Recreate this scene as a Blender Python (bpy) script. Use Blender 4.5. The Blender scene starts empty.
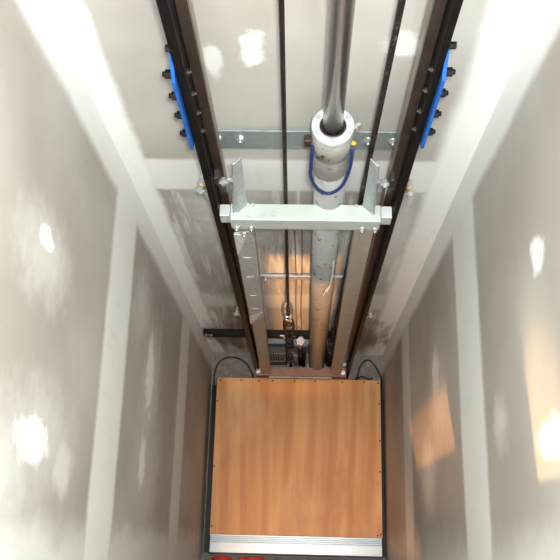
import bpy, bmesh, math, random
from mathutils import Vector, Matrix
random.seed(4)
C = bpy.context.scene.collection
PI = math.pi

# ------------------------------------------------------------ materials
def new_mat(name):
    m = bpy.data.materials.new(name); m.use_nodes = True
    nt = m.node_tree; b = nt.nodes['Principled BSDF']
    return m, nt, b
def N(nt, t, **k):
    n = nt.nodes.new(t)
    for a, v in k.items(): setattr(n, a, v)
    return n
def math_n(nt, op, a, b=None, c=None):
    n = N(nt, 'ShaderNodeMath', operation=op)
    for i, v in enumerate((a, b, c)):
        if v is None: continue
        if isinstance(v, (int, float)): n.inputs[i].default_value = v
        else: nt.links.new(v, n.inputs[i])
    return n.outputs[0]
def smooth(nt, v, lo, hi, tlo=0., thi=1.):
    n = N(nt, 'ShaderNodeMapRange', interpolation_type='SMOOTHSTEP')
    n.inputs['From Min'].default_value = lo; n.inputs['From Max'].default_value = hi
    n.inputs['To Min'].default_value = tlo; n.inputs['To Max'].default_value = thi
    nt.links.new(v, n.inputs['Value']); return n.outputs[0]
def noise(nt, scale, detail=4, rough=.55, vec=None, sc=None):
    if vec is None: vec = N(nt, 'ShaderNodeTexCoord').outputs['Object']
    if sc:
        mp = N(nt, 'ShaderNodeMapping'); mp.inputs['Scale'].default_value = sc
        nt.links.new(vec, mp.inputs['Vector']); vec = mp.outputs[0]
    n = N(nt, 'ShaderNodeTexNoise'); n.inputs['Scale'].default_value = scale
    n.inputs['Detail'].default_value = detail; n.inputs['Roughness'].default_value = rough
    nt.links.new(vec, n.inputs['Vector']); return n.outputs['Fac']
def mix(nt, fac, a, b, mode='MIX'):
    n = N(nt, 'ShaderNodeMix', data_type='RGBA', blend_type=mode)
    for key, v in ((0, fac), (6, a), (7, b)):
        if isinstance(v, (int, float)): n.inputs[key].default_value = v
        elif isinstance(v, tuple): n.inputs[key].default_value = (*v, 1) if len(v) == 3 else v
        else: nt.links.new(v, n.inputs[key])
    return n.outputs[2]
def bump(nt, b, h, strength=.2, dist=.002):
    n = N(nt, 'ShaderNodeBump'); n.inputs['Strength'].default_value = strength
    n.inputs['Distance'].default_value = dist
    nt.links.new(h, n.inputs['Height']); nt.links.new(n.outputs[0], b.inputs['Normal'])

def simple(name, col, rough=.5, metal=0., var=.25, scale=30., grime=None, spec=.5, sc=None, bstr=.1):
    m, nt, b = new_mat(name)
    f = noise(nt, scale, 5, .6, sc=sc)
    c = mix(nt, smooth(nt, f, .3, .75), tuple(x*(1-var) for x in col), tuple(min(1, x*(1+var)) for x in col))
    if grime:
        gcol, lo, hi, gs = grime
        g = noise(nt, gs, 6, .65)
        c = mix(nt, smooth(nt, g, lo, hi), c, gcol)
    nt.links.new(c, b.inputs['Base Color'])
    b.inputs['Roughness'].default_value = rough; b.inputs['Metallic'].default_value = metal
    b.inputs['Specular IOR Level'].default_value = spec
    bump(nt, b, f, bstr)
    return m

M = {}
M['black_steel'] = simple('black_steel', (.004, .0035, .0035), .45, 0, .5, 40, spec=.18)
M['brown_steel'] = simple('oiled_brown_steel', (.042, .027, .021), .4, .25, .3, 25, ((.03, .02, .015), .5, .7, 14))
M['nut'] = simple('dull_nut', (.05, .045, .04), .35, .5, .2, 60)
M['worn_steel'] = simple('worn_steel', (.30, .26, .23), .35, .7, .3, 40, sc=(1, 1, .1))
M['blue_paint'] = simple('blue_paint', (.006, .085, .36), .45, 0, .2, 60)
M['galv'] = simple('galvanised_steel', (.42, .45, .46), .42, .35, .14, 60)
M['galv_wall'] = simple('galvanised_bar', (.24, .265, .26), .5, .3, .12, 50)
M['zinc'] = simple('zinc_bolt', (.62, .64, .64), .28, .8, .15, 80)
M['brass'] = simple('yellow_zinc', (.75, .50, .12), .35, .6, .15, 60)
M['paint_grey'] = simple('pale_grey_paint', (.40, .43, .405), .42, 0, .05, 12, ((.30, .22, .17), .66, .74, 30))
M['stile_paint'] = simple('beige_grey_primer', (.31, .27, .225), .45, 0, .10, 14, ((.05, .04, .03), .70, .74, 45))
M['shoe'] = simple('shoe_paint', (.45, .46, .46), .4, .1, .1, 30)
M['chrome'] = simple('polished_rod_chrome', (.52, .47, .44), .24, .85, .05, 8, sc=(1, 1, .05), bstr=0)
M['ring'] = simple('machined_aluminium_ring', (.62, .65, .65), .38, .3, .04, 30)
M['collar'] = simple('oily_silver_collar', (.36, .35, .325), .38, .45, .15, 14, ((.07, .045, .03), .57, .66, 34))
M['cyl'] = simple('grey_cylinder_paint', (.29, .29, .28), .36, .15, .1, 12, ((.03, .022, .018), .60, .64, 46), sc=(1, 1, .4))
M['dark_rubber'] = simple('black_rubber', (.012, .011, .011), .5, 0, .3, 40)
M['hose_blue'] = simple('navy_hose', (.010, .025, .12), .35, 0, .2, 30)
M['rope'] = simple('greased_wire_rope', (.014, .010, .009), .4, .3, .5, 260, ((.16, .12, .09), .56, .66, 120))
M['crossbar'] = simple('brown_primer', (.26, .12, .065), .5, 0, .2, 30)
M['rust'] = simple('rusty_brown_iron', (.035, .014, .010), .5, .3, .4, 60)
M['alu'] = simple('aluminium_sill', (.25, .265, .275), .36, .45, .05, 20, sc=(.1, 1, 1))
M['alu_dark'] = simple('aluminium_groove', (.42, .43, .43), .35, .6, .06, 20, sc=(.1, 1, 1))
M['concrete'] = simple('pit_concrete', (.20, .165, .14), .85, 0, .25, 40, ((.10, .075, .06), .60, .70, 90))
M['panel'] = simple('ribbed_dark_panel', (.055, .05, .048), .55, .2, .25, 50)
M['grey_box'] = simple('grey_post_paint', (.30, .30, .31), .5, .1, .1, 30)
M['red'] = simple('red_insulation', (.50, .02, .015), .4, 0, .2, 30)
M['white_tie'] = simple('white_nylon', (.7, .68, .62), .5, 0, .05, 30)
M['wire'] = simple('thin_grey_wire', (.22, .18, .15), .5, 0, .1, 30)
M['navy'] = simple('navy_apron', (.02, .02, .07), .5, 0, .1, 30)
M['door_wood'] = simple('landing_wall_paint', (.5, .47, .42), .8, 0, .05, 8)

# plywood
m, nt, b = new_mat('plywood'); M['ply'] = m
tc = N(nt, 'ShaderNodeTexCoord').outputs['Object']
g1 = noise(nt, 5, 5, .6, tc, (2.2, .22, 1))
mp = N(nt, 'ShaderNodeMapping'); mp.inputs['Scale'].default_value = (1, .16, 1); nt.links.new(tc, mp.inputs['Vector'])
dn = N(nt, 'ShaderNodeTexNoise'); dn.inputs['Scale'].default_value = 6; dn.inputs['Detail'].default_value = 3
nt.links.new(mp.outputs[0], dn.inputs['Vector'])
wv = N(nt, 'ShaderNodeTexWave', bands_direction='X'); wv.inputs['Scale'].default_value = 3.0
wv.inputs['Distortion'].default_value = 7; wv.inputs['Detail'].default_value = 2; wv.inputs['Detail Scale'].default_value = .8
nt.links.new(mp.outputs[0], wv.inputs['Vector'])
blot = noise(nt, 7, 5, .6, tc)
fine = noise(nt, 30, 4, .6, tc, (6, .3, 1))
c = mix(nt, smooth(nt, g1, .35, .68), (.52, .27, .10), (.41, .185, .055))
c = mix(nt, math_n(nt, 'MULTIPLY', smooth(nt, wv.outputs['Fac'], .45, 1), .5), c, (.34, .12, .03))
c = mix(nt, math_n(nt, 'MULTIPLY', smooth(nt, fine, .5, .75), .25), c, (.42, .22, .09))
c = mix(nt, math_n(nt, 'MULTIPLY', smooth(nt, blot, .6, .75), .4), c, (.24, .12, .05))
blot2 = noise(nt, 3.1, 3, .5, tc, (1, .5, 1))
c = mix(nt, math_n(nt, 'MULTIPLY', smooth(nt, blot2, .5, .7), .5), c, (.64, .40, .20))
blot3 = noise(nt, 4.2, 4, .6, tc, (1.6, .45, 1))
c = mix(nt, math_n(nt, 'MULTIPLY', smooth(nt, blot3, .52, .70), .6), c, (.36, .14, .04))
spk = noise(nt, 34, 5, .7, tc)
c = mix(nt, math_n(nt, 'MULTIPLY', smooth(nt, spk, .62, .74), .35), c, (.22, .12, .06))
nt.links.new(c, b.inputs['Base Color']); b.inputs['Roughness'].default_value = .5
b.inputs['Specular IOR Level'].default_value = .3

# drywall with taped joints.  u axis is 'X' or 'Y' of the object coordinates (metres), v is Z
def drywall(name, uax, bands, blobs, streak=0., seed=0., dark_patches=()):
    m, nt, b = new_mat(name)
    tc = N(nt, 'ShaderNodeTexCoord').outputs['Object']
    sep = N(nt, 'ShaderNodeSeparateXYZ'); nt.links.new(tc, sep.inputs[0])
    u, v = sep.outputs[uax], sep.outputs['Z']
    off = N(nt, 'ShaderNodeMapping'); off.inputs['Location'].default_value = (seed, seed, seed)
    nt.links.new(tc, off.inputs['Vector']); tv = off.outputs[0]
    n1 = noise(nt, 5, 4, .6, tv); n2 = noise(nt, 24, 4, .6, tv)
    wob = math_n(nt, 'ADD', math_n(nt, 'MULTIPLY', math_n(nt, 'SUBTRACT', n1, .5), .06),
                 math_n(nt, 'MULTIPLY', math_n(nt, 'SUBTRACT', n2, .5), .016))
    total = None
    for (ax, c0, hw, soft, lo, hi, amt) in bands:     # band along the other axis from lo to hi
        p, o = (u, v) if ax == 'u' else (v, u)
        d = math_n(nt, 'ABSOLUTE', math_n(nt, 'SUBTRACT', p, c0))
        d = math_n(nt, 'ADD', d, math_n(nt, 'MULTIPLY', wob, .45 if soft <= .02 else 2))
        f = math_n(nt, 'MULTIPLY', smooth(nt, d, hw-soft, hw+soft, amt, 0), 1)
        if lo is not None:
            q = math_n(nt, 'MULTIPLY', smooth(nt, o, lo-.015, lo+.015), smooth(nt, o, hi-.015, hi+.015, 1, 0))
            f = math_n(nt, 'MULTIPLY', f, q)
        total = f if total is None else math_n(nt, 'MAXIMUM', total, f)
    for (cu, cv, ru, rv, soft, amt) in blobs:
        du = math_n(nt, 'DIVIDE', math_n(nt, 'SUBTRACT', u, cu), ru)
        dv = math_n(nt, 'DIVIDE', math_n(nt, 'SUBTRACT', v, cv), rv)
        d = math_n(nt, 'SQRT', math_n(nt, 'ADD', math_n(nt, 'MULTIPLY', du, du), math_n(nt, 'MULTIPLY', dv, dv)))
        d = math_n(nt, 'ADD', d, math_n(nt, 'ADD', math_n(nt, 'MULTIPLY', math_n(nt, 'SUBTRACT', n2, .5), 1.6),
                                        math_n(nt, 'MULTIPLY', math_n(nt, 'SUBTRACT', n1, .5), .8)))
        f = smooth(nt, d, 1-soft, 1+soft, amt, 0)
        total = math_n(nt, 'MAXIMUM', total, f)
    big = noise(nt, 2.2, 3, .5, tv)
    board = mix(nt, smooth(nt, big, .3, .7), (.36, .325, .29), (.465, .445, .405))
    if streak:
        s = noise(nt, 9, 5, .65, tv, (3.5, 3.5, .28))
        s = math_n(nt, 'MULTIPLY', smooth(nt, s, .48, .66), streak)
        s = math_n(nt, 'MULTIPLY', s, smooth(nt, v, 2.06, 1.94))
        total = math_n(nt, 'MAXIMUM', total, s)
    col = mix(nt, total, board, (.80, .80, .77))
    sc = noise(nt, 14, 4, .6, tv, (2, 2, .35))
    col = mix(nt, math_n(nt, 'MULTIPLY', smooth(nt, sc, .55, .8), .12), col, (.25, .19, .15))
    for (cu, cv, ru, rv, scol, amt) in dark_patches:
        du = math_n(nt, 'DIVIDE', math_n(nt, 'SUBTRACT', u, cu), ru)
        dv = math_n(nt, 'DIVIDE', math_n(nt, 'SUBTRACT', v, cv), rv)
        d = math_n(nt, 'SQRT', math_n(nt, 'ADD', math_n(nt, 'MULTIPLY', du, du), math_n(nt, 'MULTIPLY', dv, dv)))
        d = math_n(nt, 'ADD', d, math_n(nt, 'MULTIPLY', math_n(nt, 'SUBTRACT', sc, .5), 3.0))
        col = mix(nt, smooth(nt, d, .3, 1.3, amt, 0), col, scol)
    nt.links.new(col, b.inputs['Base Color'])
    b.inputs['Roughness'].default_value = .7; b.inputs['Specular IOR Level'].default_value = .3
    bump(nt, b, math_n(nt, 'ADD', total, math_n(nt, 'MULTIPLY', n2, .3)), .25, .002)
    return m

XL, XR, YB, YF = -.4557, .4363, .5785, -.47
M['wall_left'] = drywall('drywall_left', 'Y',
    [('v', 2.01, .125, .02, None, None, .95), ('v', .855, .11, .02, None, None, .75), ('u', .56, .075, .02, None, None, .95),
     ('u', -.42, .085, .05, None, None, .6), ('v', 3.24, .12, .03, None, None, .9)],
    [(.172, 2.61, .025, .045, .3, .95), (.14, 2.6, .07, .12, .8, .45), (-.185, 2.56, .045, .10, .3, 1), (-.24, 2.70, .10, .16, .8, .4), (-.17, 2.52, .08, .16, .8, .35), (-.22, 2.36, .05, .06, .6, .5),
     (.13, 1.53, .11, .06, .4, .95), (.11, 1.50, .16, .12, .8, .4), (-.14, 1.55, .08, .05, .4, .9), (.30, 1.72, .10, .10, .9, .4), (-.15, 1.45, .14, .16, .9, .3),
     (.12, 1.40, .20, .03, .6, .3)], seed=1.3)
M['wall_right'] = drywall('drywall_right', 'Y',
    [('v', 2.0, .135, .02, None, None, .9), ('v', .80, .115, .02, None, None, .7), ('u', .555, .075, .02, None, None, .95),
     ('u', -.42, .085, .06, None, None, .45), ('v', 3.24, .12, .03, None, None, .9)],
    [(.157, 2.615, .034, .042, .3, 1), (.16, 1.49, .08, .07, .5, .75), (.08, 1.5, .14, .12, .9, .35), (-.12, 1.3, .1, .12, .9, .5), (-.17, 2.62, .03, .08, .3, .8), (-.10, 2.27, .05, .05, .7, .4)], seed=5.1)
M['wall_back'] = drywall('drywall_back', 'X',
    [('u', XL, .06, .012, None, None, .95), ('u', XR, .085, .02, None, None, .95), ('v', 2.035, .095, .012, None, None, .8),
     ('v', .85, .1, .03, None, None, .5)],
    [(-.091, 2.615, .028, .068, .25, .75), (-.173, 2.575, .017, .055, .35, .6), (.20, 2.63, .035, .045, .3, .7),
     (-.2, 1.75, .10, .25, .9, .6), (.30, 1.6, .06, .3, .9, .5)], streak=.62, seed=8.4, dark_patches=[(-.26, .50, .09, .22, (.17, .075, .055), .65), (-.36, .25, .10, .25, (.12, .08, .07), .6), (.33, .30, .10, .25, (.12, .08, .07), .6), (-.25, .95, .08, .10, (.25, .19, .13), .5), (0, .15, .5, .2, (.10, .07, .06), .5)])  # brown stain by the black bar, plus darker patches in lower corners and foot
m, nt, b = new_mat('plain_drywall'); M['wall_plain'] = m
nt.links.new(mix(nt, noise(nt, 3), (.36, .33, .30), (.6, .58, .54)), b.inputs['Base Color']); b.inputs['Roughness'].default_value = .75

# ------------------------------------------------------------ mesh helpers
def add_box(bm, x0, x1, y0, y1, z0, z1, mi=0):
    vs = [bm.verts.new((x, y, z)) for x in (x0, x1) for y in (y0, y1) for z in (z0, z1)]
    for f in ((0,1,3,2), (4,6,7,5), (0,4,5,1), (2,3,7,6), (0,2,6,4), (1,5,7,3)):
        fc = bm.faces.new([vs[i] for i in f]); fc.material_index = mi
def add_prism(bm, poly, ext):          # poly: list of 3D pts, ext vector
    a = [bm.verts.new(p) for p in poly]; e = Vector(ext)
    c = [bm.verts.new(Vector(p)+e) for p in poly]; n = len(a)
    bm.faces.new(a); bm.faces.new(c[::-1])
    for i in range(n): bm.faces.new((a[i], c[i], c[(i+1) % n], a[(i+1) % n]))
def frame_of(d):
    d = Vector(d).normalized(); u = d.orthogonal().normalized(); return u, d.cross(u)
def add_cyl(bm, p0, p1, r0, r1=None, n=24, cap=True):
    r1 = r0 if r1 is None else r1
    p0, p1 = Vector(p0), Vector(p1); u, w = frame_of(p1-p0)
    A = [bm.verts.new(p0+r0*(math.cos(t)*u+math.sin(t)*w)) for t in [2*PI*i/n for i in range(n)]]
    B = [bm.verts.new(p1+r1*(math.cos(t)*u+math.sin(t)*w)) for t in [2*PI*i/n for i in range(n)]]
    for i in range(n):
        f = bm.faces.new((A[i], A[(i+1) % n], B[(i+1) % n], B[i])); f.smooth = n > 8
    if cap: bm.faces.new(A[::-1]); bm.faces.new(B)
def add_lathe(bm, cx, cy, prof, n=48):
    rings = [[bm.verts.new((cx+r*math.cos(2*PI*i/n), cy+r*math.sin(2*PI*i/n), z)) for i in range(n)] for r, z in prof]
    for a in range(len(rings)-1):
        for i in range(n):
            f = bm.faces.new((rings[a][i], rings[a][(i+1) % n], rings[a+1][(i+1) % n], rings[a+1][i])); f.smooth = True
def spline(pts, k=8):
    P = [Vector(p) for p in pts]; P = [P[0]*2-P[1]]+P+[P[-1]*2-P[-2]]; out = []
    for i in range(1, len(P)-2):
        for j in range(k):
            t = j/k
            out.append(.5*((2*P[i])+(P[i+1]-P[i-1])*t+(2*P[i-1]-5*P[i]+4*P[i+1]-P[i+2])*t*t+(3*P[i]-P[i-1]-3*P[i+1]+P[i+2])*t**3))
    out.append(P[-2]); return out
def add_tube(bm, pts, r, n=10, smoothp=True):
    P = spline(pts) if smoothp else [Vector(p) for p in pts]
    u = None; rings = []
    for i, p in enumerate(P):
        d = (P[min(i+1, len(P)-1)]-P[max(i-1, 0)]).normalized()
        u = d.orthogonal().normalized() if u is None else (u-d*u.dot(d)).normalized()
        w = d.cross(u)
        rings.append([bm.verts.new(p+r*(math.cos(2*PI*k/n)*u+math.sin(2*PI*k/n)*w)) for k in range(n)])
    for a in range(len(rings)-1):
        for k in range(n):
            f = bm.faces.new((rings[a][k], rings[a][(k+1) % n], rings[a+1][(k+1) % n], rings[a+1][k])); f.smooth = True
    bm.faces.new(rings[0][::-1]); bm.faces.new(rings[-1])
def add_hex(bm, p0, p1, r): add_cyl(bm, p0, p1, r, n=6)
def add_bolt(bm, p, d, r=.008, h=.006, washer=True):
    p = Vector(p); d = Vector(d).normalized()
    if washer: add_cyl(bm, p-d*.001, p+d*.0018, r*1.5, n=16)
    add_hex(bm, p+d*.0012, p+d*(.0012+h), r); add_cyl(bm, p+d*h, p+d*(h*1.9), r*.5, n=10)

def thing(name, label, cat, loc, group=None):
    o = bpy.data.objects.new(name, None); C.objects.link(o); o.location = loc
    o.empty_display_size = .05; tag(o, label, cat, group); return o
def tag(o, label, cat, group=None, kind=None):
    o['label'] = label; o['category'] = cat
    if group: o['group'] = group
    if kind: o['kind'] = kind
def struct(name, bm, mt, bevel=0.):
    o = obj(name, bm, mt, None, bevel); o['kind'] = 'structure'; return o
def obj(name, bm, mats, parent=None, bevel=0., label=None):
    bmesh.ops.recalc_face_normals(bm, faces=bm.faces)
    me = bpy.data.meshes.new(name); bm.to_mesh(me); bm.free()
    for mm in (mats if isinstance(mats, (list, tuple)) else [mats]): me.materials.append(mm)
    o = bpy.data.objects.new(name, me); C.objects.link(o)
    if parent:
        o.parent = parent
        # meshes are written in world metres; an Empty parent sits at its own base, mesh parents at the offset they inherit
        if parent.type == 'EMPTY': o.matrix_parent_inverse = Matrix.Translation(-parent.location)
    if bevel:
        md = o.modifiers.new('bevel', 'BEVEL'); md.width = bevel; md.segments = 2; md.limit_method = 'ANGLE'
    if label: o['label'] = label
    return o
nb = bmesh.new
def boxes(*bs):
    bm = nb()
    for x in bs: add_box(bm, *x)
    return bm

# ------------------------------------------------------------ the shaft
PIT, TOP = -.13, 4.85
struct('floor', boxes((XL-.1, XR+.1, YF-.1, YB+.1, PIT-.1, PIT)), M['concrete'])
struct('ceiling', boxes((XL-.1, XR+.1, YF-.1, YB+.1, TOP, TOP+.1)), M['wall_plain'])
struct('wall_left', boxes((XL-.1, XL, YF-.1, YB+.1, PIT, TOP)), M['wall_left'])
struct('wall_right', boxes((XR, XR+.1, YF-.1, YB+.1, PIT, TOP)), M['wall_right'])
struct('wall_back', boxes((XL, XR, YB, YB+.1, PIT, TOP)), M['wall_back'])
# unseen front wall; landing openings and an added slot shape the warm beams
LO = (.038, .155, 1.45, 1.99); UP = (-.38, .20, 2.56, 4.6)
struct('wall_front', boxes((XL, XR, YF-.04, YF, PIT, .0), (XL, -.38, YF-.04, YF, 0, 1.25), (.36, XR, YF-.04, YF, 0, 1.25), (XL, XR, YF-.04, YF, 1.25, LO[2]), (XL, LO[0], YF-.04, YF, LO[2], LO[3]), (LO[1], XR, YF-.04, YF, LO[2], LO[3]),
       (XL, XR, YF-.04, YF, LO[3], UP[2]), (XL, UP[0], YF-.04, YF, UP[2], UP[3]), (UP[1], XR, YF-.04, YF, UP[2], UP[3]),
       (XL, XR, YF-.04, YF, UP[3], TOP)), M['wall_plain'])

# ------------------------------------------------------------ guide rails
def hexes(pr, name, mt, items, r, h):
    for p, d in items:
        bm = nb(); add_bolt(bm, p, d, r, h); obj(name, bm, mt, pr)
def rail(side, label):
    # s: direction from flange to blade
    if side == 'l': xo, s, nodes = -.212, 1, (2.722, 2.648, 2.576, 2.502)
    else:           xo, s, nodes = .2555, -1, (2.736, 2.666, 2.590, 2.518)
    ex = .006 if side == 'l' else .001
    X = lambda d: xo+s*d
    t = thing('guide_rail', label, 'elevator rail', (X(0), .5, PIT), 'steel guide rails')
    def bx(a, b_, *r):
        a, b_ = sorted((X(a), X(b_))); return (a, b_, *r)
    obj('flange', boxes(bx(-ex, .012, .45, .55, PIT, TOP-.02)), M['black_steel'], t, .001, 'black painted rail flange')
    obj('blade', boxes(bx(.0125, .033, .490, .512, PIT, TOP-.02)), M['brown_steel'], t, .001, 'oily brown running blade')
    obj('running_edge', boxes(bx(.0335, .0365, .489, .513, PIT, TOP-.02)), M['worn_steel'], t, 0, 'pale worn tip of the blade')
    bm = nb()
    zt, zb = nodes[0]+.045, nodes[-1]-.045
    add_prism(bm, [(X(-ex-.0075), .437, zb), (X(-ex-.0075), .437, zt-.05), (X(-ex-.0075), .47, zt), (X(-ex-.0075), .55, zt), (X(-ex-.0075), .55, zb)], (s*.007, 0, 0))
    fp = obj('fishplate', bm, M['blue_paint'], t, .0008, 'bright blue splice plate')
    for z in nodes:
        bm = nb(); add_hex(bm, (X(-ex-.0078), .452, z), (X(-ex-.019), .452, z), .0085); add_cyl(bm, (X(-ex-.018), .452, z), (X(-ex-.024), .452, z), .005, n=10)
        obj('bolt', bm, M['black_steel'], fp)
        bm = nb(); add_hex(bm, (X(.012), .463, z-.01), (X(.017), .463, z-.01), .0055); add_cyl(bm, (X(.016), .463, z-.01), (X(.021), .463, z-.01), .003, n=10)
        obj('nut', bm, M['nut'], t)
    bm = nb(); add_hex(bm, (X(0), .455, nodes[0]+.075), (X(-.013), .455, nodes[0]+.075), .0065); obj('bolt', bm, M['black_steel'], t)
    for k, z in enumerate((2.215, 1.10)):        # clip plates that hold the rail to its wall bracket
        e = -ex-.001
        bm = nb()
        add_prism(bm, [(X(e), .461, z+.02), (X(e-.004), .461, z+.055), (X(e-.009), .461, z+.05), (X(e-.018), .461, z+.01), (X(e-.006), .461, z-.085), (X(e), .461, z-.07)], (0, .004, 0))
        c = obj('rail_clip', bm, M['galv'], t, .0008, 'silver rail clip')
        bm = nb(); add_cyl(bm, (X(e-.003), .452, z), (X(e-.026), .452, z), .005, n=12); add_hex(bm, (X(e-.009), .452, z), (X(e-.018), .452, z), .0095); obj('bolt', bm, M['zinc'], c)
        bm = nb(); add_cyl(bm, (X(e-.001), .455, z+.012), (X(e-.009), .451, z+.036), .0028, n=10); obj('pin', bm, M['brass'], c, 0, 'yellow zinc pin')
    return t
rail('l', 'dark steel guide rail on the left with blue splice plate, running down the back wall')
rail('r', 'dark steel guide rail on the right with blue splice plate, beside the right rope')

# ------------------------------------------------------------ wall brackets
def wall_bar(label, x0, x1, z0, z1, y0, mt, bolts, bmt, br=.009):
    t = thing('mounting_bracket', label, 'bracket', ((x0+x1)/2, YB-.001, z0))
    bm = boxes((x0, x1, y0, y0+.004, z0, z1), (x0, x1, y0+.004, YB-.001, z0+.01, z1-.02))
    obj('bar', bm, mt, t, .0008)
    for x, z in bolts:
        bm = nb(); add_bolt(bm, (x, y0, z), (0, -1, 0), br, .007); obj('bolt', bm, bmt, t)
    return t
wall_bar('wide galvanised bar bolted across the back wall behind the cylinder collar', -.215, .262, 2.222, 2.31, .562, M['galv_wall'],
         [(-.19, 2.276), (-.137, 2.275), (.166, 2.272), (.225, 2.268)], M['zinc'])
wall_bar('thin pale steel bar across the back wall halfway down behind the cylinder', -.14, .20, 1.185, 1.225, .562, M['galv'],
         [(-.122, 1.203), (.186, 1.198)], M['zinc'], .007)
t = thing('mounting_bracket', 'black steel bar low on the back wall reaching the left corner', 'bracket', (-.2, YB-.001, .3))
obj('bar', boxes((-.448, .19, .555, .563, .30, .375), (-.448, .19, .563, YB-.001, .367, .375)), M['black_steel'], t, .001)
for x in (-.436, -.415, -.068, -.028, .01):
    bm = nb(); add_bolt(bm, (x, .555, .345), (0, -1, 0), .008, .006)
    obj('bolt', bm, M['zinc'] if x > -.2 else M['worn_steel'], t, label='bright zinc bolt' if x > -.2 else None)
for x, w in ((-.075, .028),):
    obj('washer_plate', boxes((x-w/2, x+w/2, .550, .554, .355, .372)), M['ring'], t, .001, 'bright white metal tab')
t2 = obj('floor_brace', boxes((-.15, .16, .55, .562, .20, .215), (-.15, .16, .562, YB-.001, .20, .204)), M['galv_wall'], None, .001)
tag(t2, 'narrow grey steel strip just under the black bar behind the cylinder foot', 'bracket')

# ------------------------------------------------------------ car sling
sl = thing('car_sling', 'steel sling frame with pale grey crosshead and two uprights between the rails', 'elevator frame', (.015, .45, PIT))
XH = obj('crosshead', boxes((-.173, .213, .430, .476, 2.022, 2.086)), M['paint_grey'], sl, .003, 'pale grey crosshead beam')
obj('crosshead_lip', boxes((-.165, .205, .436, .470, 2.012, 2.021)), M['rust'], sl, .001, 'rust brown lower lip')
for x in (-.159, -.121, .168, .202):
    bm = nb(); add_bolt(bm, (x, .430, 2.034), (0, -1, 0), .0065, .006); obj('bolt', bm, M['zinc'], sl)
for x in (-.152, -.128, -.115, .150, .188):
    bm = nb(); add_bolt(bm, (x, .470, 2.086), (0, 0, 1), .005, .006, False); obj('bolt', bm, M['zinc'], sl)
for x in (-.091, -.062):
    bm = nb(); add_cyl(bm, (x, .447, 2.086), (x, .447, 2.0875), .0085, n=16); obj('plug', bm, M['galv'], sl)
for x in (.008, .018):
    pass
for x0, x1 in ((-.200, -.1735), (.2135, .241)):
    obj('guide_shoe', boxes((x0, x1, .440, .472, 2.040, 2.088)), M['shoe'], sl, .002, 'light grey guide shoe block')
def stile_ext(s):
    # angle standing on the crosshead; s=-1 left, +1 right
    if s < 0: a0, a1, wx, wt, xx = -.166, -.161, -.130, -.126, -.152
    else: a0, a1, wx, wt, xx = .202, .197, .166, .163, .188
    o_ = a0 if s < 0 else a1
    ot = -.146 if s < 0 else .183; mt_ = -.1385 if s < 0 else .1755
    bm = nb(); z0, z1 = 2.0865, 2.365
    def sheet(q):
        add_prism(bm, q, (0, .003, 0))
    sheet([(o_, .450, z0), (o_-s*.004, .446, z0), (ot-s*.002, .446, z1), (ot, .450, z1)])
    sheet([(o_-s*.004, .4495, z0), (xx, .4505, z0), (mt_, .4505, z1), (ot-s*.002, .4495, z1)])
    sheet([(xx, .4505, z0), (wx, .472, z0), (wt, .466, z1), (mt_, .4505, z1)])
    e = obj('stile_extension', bm, M['galv'], sl, .0006, 'galvanised angle standing on the crosshead')
    z, xs = 2.28, o_
    xm = (xx+xs)/2; bm = nb(); add_cyl(bm, (xm, .446, z), (xs+s*.022, .446, z), .006, n=12); add_hex(bm, (xm, .4515, z), (xm, .443, z), .011)
    add_hex(bm, (xs+s*.002, .446, z), (xs+s*.010, .446, z), .011)
    obj('bolt', bm, M['zinc'], e)
    obj('roller_block', boxes(tuple(sorted((xs+s*.015, xs+s*.026)))+(.440, .465, z-.01, z+.03)), M['dark_rubber'], e, .002, 'black rubber block')
stile_ext(-1); stile_ext(1)
def channel(xa, xb, z0, z1, lean, name, mt, y0=.436, y1=.466, t=.005, label=None):
    bm = nb(); sh = Vector((lean, 0, z0-z1))
    def slab(xx0, xx1, yy0, yy1): add_prism(bm, [(xx0, yy0, z1), (xx1, yy0, z1), (xx1, yy1, z1), (xx0, yy1, z1)], sh)
    slab(xa, xb, y0, y0+t); slab(xa, xa+t, y0+t, y1); slab(xb-t, xb, y0+t, y1)
    return obj(name, bm, mt, sl, .0008, label)
channel(-.166, -.117, .022, 2.011, -.022, 'stile', M['stile_paint'])
channel(.150, .201, .022, 2.011, .010, 'stile', M['stile_paint'])
bm = nb()
L = lambda z: -.022*(2.011-z)/1.989
add_prism(bm, [(-.170+L(2.0), .429, 1.99), (-.128+L(2.0), .429, 2.005), (-.116+L(1.95), .429, 1.96), (-.116+L(1.15), .429, 1.16), (-.170+L(1.04), .429, 1.04)], (0, .0045, 0))
cp = obj('cover_plate', bm, M['galv'], sl, .0008, 'galvanised cover plate on the left upright')
bm = nb()
add_prism(bm, [(-.170+L(1.99), .4285, 1.99), (-.135+L(1.97), .4285, 1.98), (-.170+L(1.8), .4285, 1.82)], (0, -.002, 0))
obj('gusset', bm, M['ring'], cp, 0, 'pale triangular gusset')
bm = nb()
add_prism(bm, [(-.170+L(1.2), .4285, 1.15), (-.118+L(1.2), .4285, 1.22), (-.170+L(1.0), .4285, 1.045)], (0, -.002, 0))
obj('gusset', bm, M['ring'], cp, 0, 'pale triangular gusset')
for z in (1.80, 1.62, 1.42, 1.26):
    obj('slot', boxes((-.155+L(z), -.133+L(z), .4275, .4285, z-.003, z+.002)), M['ring'], cp)
bm = nb(); add_bolt(bm, (-.142, .4285, 1.995), (0, -1, 0), .007, .006); obj('bolt', bm, M['zinc'], cp)
obj('lower_crossbar', boxes((-.215, .240, .430, .476, -.018, .021)), M['crossbar'], sl, .002, 'brown lower crossbar')
obj('crossbar_edge', boxes((-.15, .17, .4215, .4295, -.018, .008)), M['worn_steel'], sl, .001, 'grey steel edge strip')
for x in (-.205, -.172, .20, .222):
    bm = nb(); add_bolt(bm, (x, .452, .021), (0, 0, 1), .008, .008); obj('bolt', bm, M['zinc'], sl)
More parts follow.
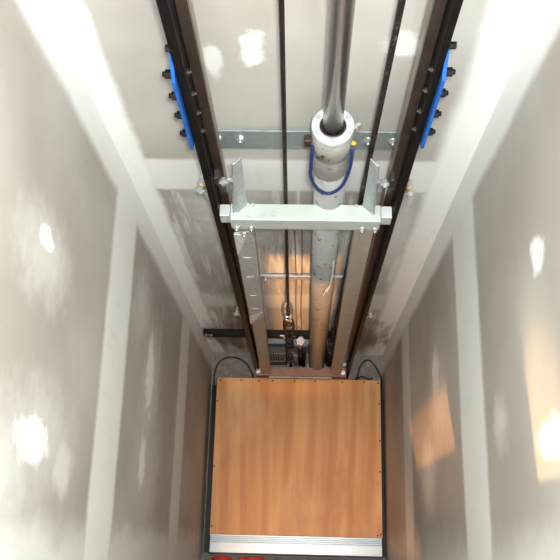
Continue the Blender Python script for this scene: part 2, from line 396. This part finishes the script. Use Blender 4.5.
obj('end_block', boxes((-.2125, -.180, .4775, .50, -.02, .06)), M['galv'], sl, .002, 'small silver end block')
obj('end_block', boxes((.212, .238, .4775, .50, -.02, .06)), M['galv'], sl, .002, 'small silver end block')

# ------------------------------------------------------------ car platform
PX, PY = .4116, .4216
pf = thing('car_platform', 'square plywood elevator car platform with an aluminium front sill', 'elevator platform', (0, 0, -.12))
obj('deck', boxes((-PX, PX, -PY+.085, PY-.002, -.018, 0)), M['ply'], pf, .0015, 'orange brown plywood deck')
obj('frame', boxes((-PX-.004, PX+.004, -PY-.004, -PY+.03, -.10, -.0185), (-PX-.004, PX+.004, PY-.03, PY, -.10, -.0185),
                   (-PX-.004, -PX+.03, -PY+.03, PY-.03, -.10, -.0185), (PX-.03, PX+.004, -PY+.03, PY-.03, -.10, -.0185)), M['black_steel'], pf, .001, 'black steel platform frame')
bm = nb()
y0 = -PY+.084
prof = [(0, -.018), (0, .0045), (-.006, .0045)]
y = -.008
for k in range(4):
    prof += [(y, -.006), (y-.0035, -.006), (y-.0040, .0045), (y-.0065, .0045)]; y -= .0085
prof += [(y-.002, .0045), (-.080, .0045), (-.085, .001), (-.088, -.018)]
add_prism(bm, [(-PX+.004, y0+a, z) for a, z in prof], (2*PX-.008, 0, 0))
sill = obj('sill', bm, M['alu'], pf, 0, 'ribbed aluminium threshold sill')
for x in (-.355, -.24, .20, .352):
    bm = nb(); add_cyl(bm, (x, -PY+.030, .0046), (x, -PY+.030, .0056), .004, n=12); obj('screw', bm, M['worn_steel'], sill)
sp = [(-.395, .405), (-.29, .408), (-.13, .408), (-.02, .408), (.085, .408), (.22, .408), (.33, .408), (.40, .405),
      (-.405, .30), (-.405, -.02), (-.403, -.30), (.405, .30), (.405, .12), (.404, -.03), (.403, -.32), (.39, -.325), (-.20, .405)]
for x, y in sp:
    bm = nb(); add_cyl(bm, (x, y, .0002), (x, y, .0012), .0042, n=10); obj('screw', bm, M['black_steel'], pf)
obj('gap_shade', boxes((-PX-.030, -PX-.0045, -PY, PY-.03, -.11, -.058)), M['black_steel'], pf, .001, 'black strip for the shade in the side gap')  # black strips stand in for the shade in the gaps beside the platform
obj('gap_shade', boxes((PX+.0045, PX+.019, -PY, PY-.03, -.11, -.058)), M['black_steel'], pf, .001, 'black strip for the shade in the side gap')
obj('apron', boxes((-PX, PX, -PY-.012, -PY-.0045, -.10, -.004)), M['navy'], pf, .001, 'dark blue front apron')

# ------------------------------------------------------------ hydraulic ram
hr = thing('hydraulic_ram', 'grey hydraulic cylinder with silver bolted collar and polished rod', 'hydraulic cylinder', (.094, .5, PIT))
bm = nb(); n = 48
cb, ct_ = Vector((.092, .502, PIT)), Vector((.0785, .500, 2.29))
add_cyl(bm, cb, ct_, .0398, n=n)
add_cyl(bm, cb, cb+Vector((0, 0, .03)), .048, n=n)
cy = obj('cylinder', bm, M['cyl'], hr)
CX, CY = .0757, .500
bm = nb(); add_lathe(bm, CX, CY, [(.030, 2.262), (.0425, 2.262), (.0435, 2.27), (.0435, 2.345), (.0425, 2.349), (.0425, 2.353), (.0445, 2.357), (.0450, 2.436), (.030, 2.436), (.030, 2.262)])
obj('collar', bm, M['collar'], hr, 0, 'oil stained silver collar')
bm = nb(); add_lathe(bm, CX, CY, [(.0285, 2.437), (.0450, 2.437), (.0460, 2.440), (.0460, 2.452), (.0445, 2.456), (.0300, 2.456), (.0285, 2.452), (.0285, 2.437)])
ring = obj('gland_ring', bm, M['ring'], hr, 0, 'bright bolted ring')
for k in range(6):
    a = -PI/2+k*PI/3
    p = Vector((CX+.0375*math.cos(a), CY+.0375*math.sin(a), 2.456))
    bm = nb(); add_cyl(bm, p, p+Vector((0, 0, .001)), .0062, n=14); add_hex(bm, p+Vector((0, 0, .001)), p+Vector((0, 0, .005)), .0045); obj('bolt', bm, M['galv'], ring)
bm = nb(); add_lathe(bm, CX, CY, [(.022, 2.425), (.0282, 2.425), (.0282, 2.452), (.0255, 2.455), (.022, 2.449)]); obj('wiper_seal', bm, M['dark_rubber'], hr, 0, 'black wiper seal')
bm = nb(); add_cyl(bm, (CX, CY, 2.3), (CX-.004, CY, TOP-.05), .0215, n=n); obj('piston_rod', bm, M['chrome'], hr, 0, 'polished steel piston rod')
bm = nb(); add_tube(bm, [(.0335, .478, 2.40), (.031, .462, 2.34), (.0315, .455, 2.29), (.049, .452, 2.232), (.078, .452, 2.208), (.105, .455, 2.245), (.119, .462, 2.325), (.1215, .478, 2.385)], .0042)
obj('drain_hose', bm, M['hose_blue'], hr, 0, 'navy blue drain hose looped round the tube')
bm = nb(); add_hex(bm, (.119, .485, 2.405), (.126, .483, 2.405), .0055); add_cyl(bm, (.125, .483, 2.405), (.129, .482, 2.405), .003, n=10); obj('fitting', bm, M['brass'], hr, 0, 'yellow brass fitting')
bm = nb(); add_cyl(bm, (.118, .505, 2.44), (.134, .503, 2.44), .004, n=12); add_hex(bm, (.122, .505, 2.44), (.128, .504, 2.44), .007); add_hex(bm, (.131, .504, 2.425), (.131, .504, 2.452), .0045)
obj('bleed_screw', bm, M['zinc'], hr)
obj('cylinder_clamp', boxes((.015, .030, .475, .492, 2.40, 2.428)), M['rust'], hr, .002, 'brown clamp block')
bm = nb(); add_tube(bm, [(.110, .474, 1.66), (.110, .463, 1.62), (.109, .459, 1.56), (.106, .455, 1.50), (.104, .455, 1.45), (.096, .450, 1.40)], .0022, 6); add_tube(bm, [(.114, .463, 1.55), (.106, .456, 1.47), (.094, .452, 1.42), (.086, .450, 1.36)], .0018, 6)
obj('cable_tie', bm, M['white_tie'], hr, 0, 'frayed white tie')

# ------------------------------------------------------------ ropes
def rope(label, top, bot, r, shackle):
    t = thing('hoist_rope', label, 'steel rope', bot, 'greased hoist ropes')
    P0, P1 = Vector(bot), Vector(top); d = P1-P0; bm = nb()
    u, w = frame_of(d)
    strands = 6; turns = d.length/.05; k = int(turns*8)
    for s in range(strands):
        rings = []; ph = 2*PI*s/strands
        for i in range(k+1):
            t_ = i/k; a = ph+2*PI*turns*t_
            c = P0+d*t_+(u*math.cos(a)+w*math.sin(a))*r*.62
            rings.append([bm.verts.new(c+(u*math.cos(q)+w*math.sin(q))*r*.42) for q in [2*PI*j/5 for j in range(5)]])
        for a in range(k):
            for j in range(5):
                f = bm.faces.new((rings[a][j], rings[a][(j+1) % 5], rings[a+1][(j+1) % 5], rings[a+1][j])); f.smooth = True
    obj('wire_rope', bm, M['rope'], t)
    x, y, z = bot
    bm = nb(); add_cyl(bm, (x, y, z-.02), (x, y, z+.10), r*1.5, n=14); add_cyl(bm, (x, y, z+.10), (x, y, z+.16), r*1.5, r*1.05, n=14)
    obj('socket', bm, M['rust'], t, 0, 'rusty rope socket')
    for zz in (z+.02, z+.07):
        bm = nb(); add_tube(bm, [(x-.012, y-.008, zz), (x-.008, y-.018, zz+.004), (x+.006, y-.018, zz), (x+.014, y-.006, zz)], .004, 8)
        add_hex(bm, (x+.010, y-.018, zz), (x+.010, y-.026, zz), .006)
        obj('rope_clip', bm, M['zinc'] if shackle else M['black_steel'], t)
    if shackle:
        bm = nb()
        add_tube(bm, [(x-.012, y, z-.02), (x-.018, y, z-.10), (x-.018, y, z-.20), (x-.008, y, z-.28)], .006, 8)
        add_tube(bm, [(x+.012, y, z-.02), (x+.018, y, z-.10), (x+.018, y, z-.20), (x+.008, y, z-.28)], .006, 8)
        add_cyl(bm, (x-.02, y, z-.12), (x+.02, y, z-.12), .008, n=10)
        obj('turnbuckle', bm, M['rust'], t, 0, 'rusty turnbuckle body')
        bm = nb(); add_cyl(bm, (x, y, z-.27), (x, y, -.02), .008, n=12); add_hex(bm, (x, y, z-.32), (x, y, z-.36), .022); add_hex(bm, (x, y, .12), (x, y, .16), .018); add_cyl(bm, (x, y, z-.45), (x, y, z-.55), .02, n=12)
        obj('anchor_rod', bm, M['black_steel'], t)
    else:
        bm = nb(); add_cyl(bm, (x, y, z-.02), (x, y, z-.45), .008, n=12); add_hex(bm, (x, y, z-.1), (x, y, z-.14), .018); add_hex(bm, (x, y, z-.25), (x, y, z-.3), .02)
        obj('anchor_rod', bm, M['black_steel'], t)
rope('thin dark rope hanging left of the cylinder, ending in a rusty turnbuckle', (-.010, .49, TOP-.04), (-.040, .49, .93), .0052, True)
rope('dark speckled rope hanging between the cylinder and the right rail', (.190, .50, TOP-.04), (.150, .50, .60), .0064, False)

# ------------------------------------------------------------ pit equipment
def wire(name, label, cat, pts, r, mt, group=None, sm=True):
    bm = nb(); add_tube(bm, pts, r, 8, sm); o = obj(name, bm, mt); tag(o, label, cat, group); return o
wire('wall_wire', 'left one of two thin wires running down the back wall by the cylinder', 'wire', [(-.012, .572, 1.75), (-.010, .573, 1.2), (-.012, .572, .8), (-.010, .572, .40)], .0022, M['wire'])
wire('wall_wire', 'right one of two thin wires running down the back wall by the cylinder', 'wire', [(.010, .572, 1.75), (.012, .573, 1.2), (.009, .572, .8), (.012, .572, .40)], .0022, M['wire'])
wire('pit_cable', 'thin black cable arching over the pit behind the left platform corner', 'cable',
     [(-.431, .04, -.052), (-.434, .15, -.035), (-.434, .25, -.03), (-.432, .375, -.047), (-.43, .456, -.05), (-.405, .515, -.05), (-.346, .537, -.05), (-.278, .512, -.05), (-.240, .455, -.06), (-.235, .44, -.115)], .0045, M['dark_rubber'])
wire('pit_cable', 'thin black cable arching over the pit behind the right platform corner', 'cable',
     [(.295, .44, -.115), (.302, .45, -.06), (.319, .507, -.05), (.356, .534, -.05), (.391, .504, -.05), (.422, .442, -.05), (.428, .40, -.11)], .0045, M['dark_rubber'])
wire('pit_cable', 'slack black cable lying low beside the right rail foot', 'cable',
     [(.30, .448, -.12), (.33, .455, -.09), (.36, .445, -.10), (.385, .455, -.12)], .004, M['dark_rubber'])
t = thing('electrical_box', 'dark ribbed box at the foot of the back wall left of the turnbuckle', 'box', (-.105, .55, PIT))
obj('body', boxes((-.150, -.062, .515, .545, PIT, .17)), M['panel'], t, .002)
bm = nb()
for k in range(7): add_box(bm, -.146+k*.012, -.140+k*.012, .511, .5148, .0, .16)
obj('ribs', bm, M['grey_box'], t)
obj('label_plate', boxes((-.148, -.070, .511, .5148, -.10, -.02)), M['concrete'], t, 0, 'speckled brown plate')
t = thing('anchor_post', 'grey steel post standing under the turnbuckle', 'post', (-.045, .52, PIT))
obj('web', boxes((-.058, -.028, .53, .545, PIT, .12)), M['grey_box'], t, .001); obj('flange', boxes((-.026, -.006, .51, .515, PIT, .12)), M['grey_box'], t, .001)
v = thing('shutoff_valve', 'small silver valve with bright nuts beside the foot of the cylinder', 'valve', (.008, .535, .2))
bm = nb(); add_cyl(bm, (.008, .52, .30), (.008, .52, .42), .014, n=16); add_hex(bm, (.008, .52, .36), (.008, .52, .40), .020); add_cyl(bm, (-.018, .52, .33), (.034, .52, .33), .009, n=14); obj('body', bm, M['galv'], v)
for p in ((-.022, .52, .33), (.034, .52, .33)):
    bm = nb(); add_hex(bm, p, (p[0]+.008, p[1], p[2]), .011); obj('nut', bm, M['zinc'], v)
bm = nb(); add_cyl(bm, (.008, .52, .30), (.008, .522, PIT), .012, n=14); obj('pipe', bm, M['dark_rubber'], v)
bm = nb(); add_cyl(bm, (.026, .515, .20), (.026, .515, PIT), .010, n=14); add_hex(bm, (.026, .515, .20), (.026, .515, .23), .012); obj('hose', bm, M['black_steel'], v)
t = thing('pit_buffer', 'round black buffer behind the crossbar between the cylinder and right upright', 'buffer', (.155, .535, PIT))
bm = nb(); add_lathe(bm, .158, .535, [(.0, PIT), (.024, PIT), (.024, .02), (.018, .03), (.018, .06), (.025, .065), (.025, .09), (.0, .095)], 24); obj('body', bm, M['dark_rubber'], t)
bm = nb(); add_cyl(bm, (.158, .535, .095), (.158, .535, .12), .008, n=12); obj('stud', bm, M['galv'], t)
wire('red_wire', 'red wire bundle poking out below the left end of the sill', 'wire', [(-.40, -.450, -.05), (-.37, -.444, -.035), (-.34, -.441, -.03), (-.31, -.452, -.05)], .007, M['red'])
wire('red_wire', 'thin red wire below the middle of the sill', 'wire', [(-.27, -.445, -.05), (-.21, -.441, -.035), (-.15, -.445, -.05)], .0045, M['red'])

# ------------------------------------------------------------ light
def area(name, loc, size, energy, col, target):
    l = bpy.data.lights.new(name, 'AREA'); l.size = size; l.energy = energy; l.color = col
    o = bpy.data.objects.new(name, l); C.objects.link(o); o.location = loc
    o.rotation_euler = (Vector(target)-Vector(loc)).to_track_quat('-Z', 'Y').to_euler(); return o
def point(name, loc, r, energy, col):
    l = bpy.data.lights.new(name, 'POINT'); l.shadow_soft_size = r; l.energy = energy; l.color = col
    o = bpy.data.objects.new(name, l); C.objects.link(o); o.location = loc; return o
area('flash_light', (.06, -.34, 4.05), .10, 64, (.95, 1, .985), (.02, .25, 0))
area('overhead_fill', (0, -.30, 4.75), .5, 24, (.97, 1, .97), (0, 0, 0))  # added overhead fill that evens out brightness down the shaft
def spot(name, loc, target, ang, blend, energy, col, r=.03):
    l = bpy.data.lights.new(name, 'SPOT'); l.shadow_soft_size = r; l.energy = energy; l.color = col; l.spot_size = math.radians(ang); l.spot_blend = blend
    o = bpy.data.objects.new(name, l); C.objects.link(o); o.location = loc
    o.rotation_euler = (Vector(target)-Vector(loc)).to_track_quat('-Z', 'Y').to_euler(); return o
spot('lower_landing_spot', (.169, -1.4, 2.47), (.09, -.47, 1.72), 34, .3, 300, (1, .46, .15))
spot('lower_landing_spot', (-.55, -1.4, 2.47), (.09, -.47, 1.80), 30, .3, 230, (1, .42, .13))
area('lower_warm_fill', (-.35, -1.1, 2.2), .6, 30, (1, .46, .18), (.15, -.2, .3))  # invented soft warm fill for the platform and lower walls
spot('upper_landing_spot', (-.73, -1.4, 2.72), (.436, -.19, 2.57), 12.5, .9, 230, (1, .62, .30))
w = bpy.data.worlds.new('world'); bpy.context.scene.world = w; w.use_nodes = True
w.node_tree.nodes['Background'].inputs[0].default_value = (1, .8, .65, 1); w.node_tree.nodes['Background'].inputs[1].default_value = .05

# ------------------------------------------------------------ camera
cd = bpy.data.cameras.new('camera'); cam = bpy.data.objects.new('camera', cd); C.objects.link(cam)
f, p_, q_, r_ = 791.845, .312657, .023659, .023991
Rm = Matrix.Rotation(r_, 3, 'Z') @ Matrix.Rotation(q_, 3, 'Y') @ Matrix.Rotation(p_, 3, 'X')
cam.matrix_world = Matrix.Translation((.018376, -.335572, 3.962588)) @ Rm.to_4x4()
cd.sensor_width = 36; cd.sensor_height = 36; cd.lens = f/560*36; cd.clip_start = .02
bpy.context.scene.camera = cam
vs = bpy.context.scene.view_settings
vs.view_transform = 'Standard'; vs.look = 'None'; vs.gamma = 1; vs.exposure = 0.0; vs.use_curve_mapping = False
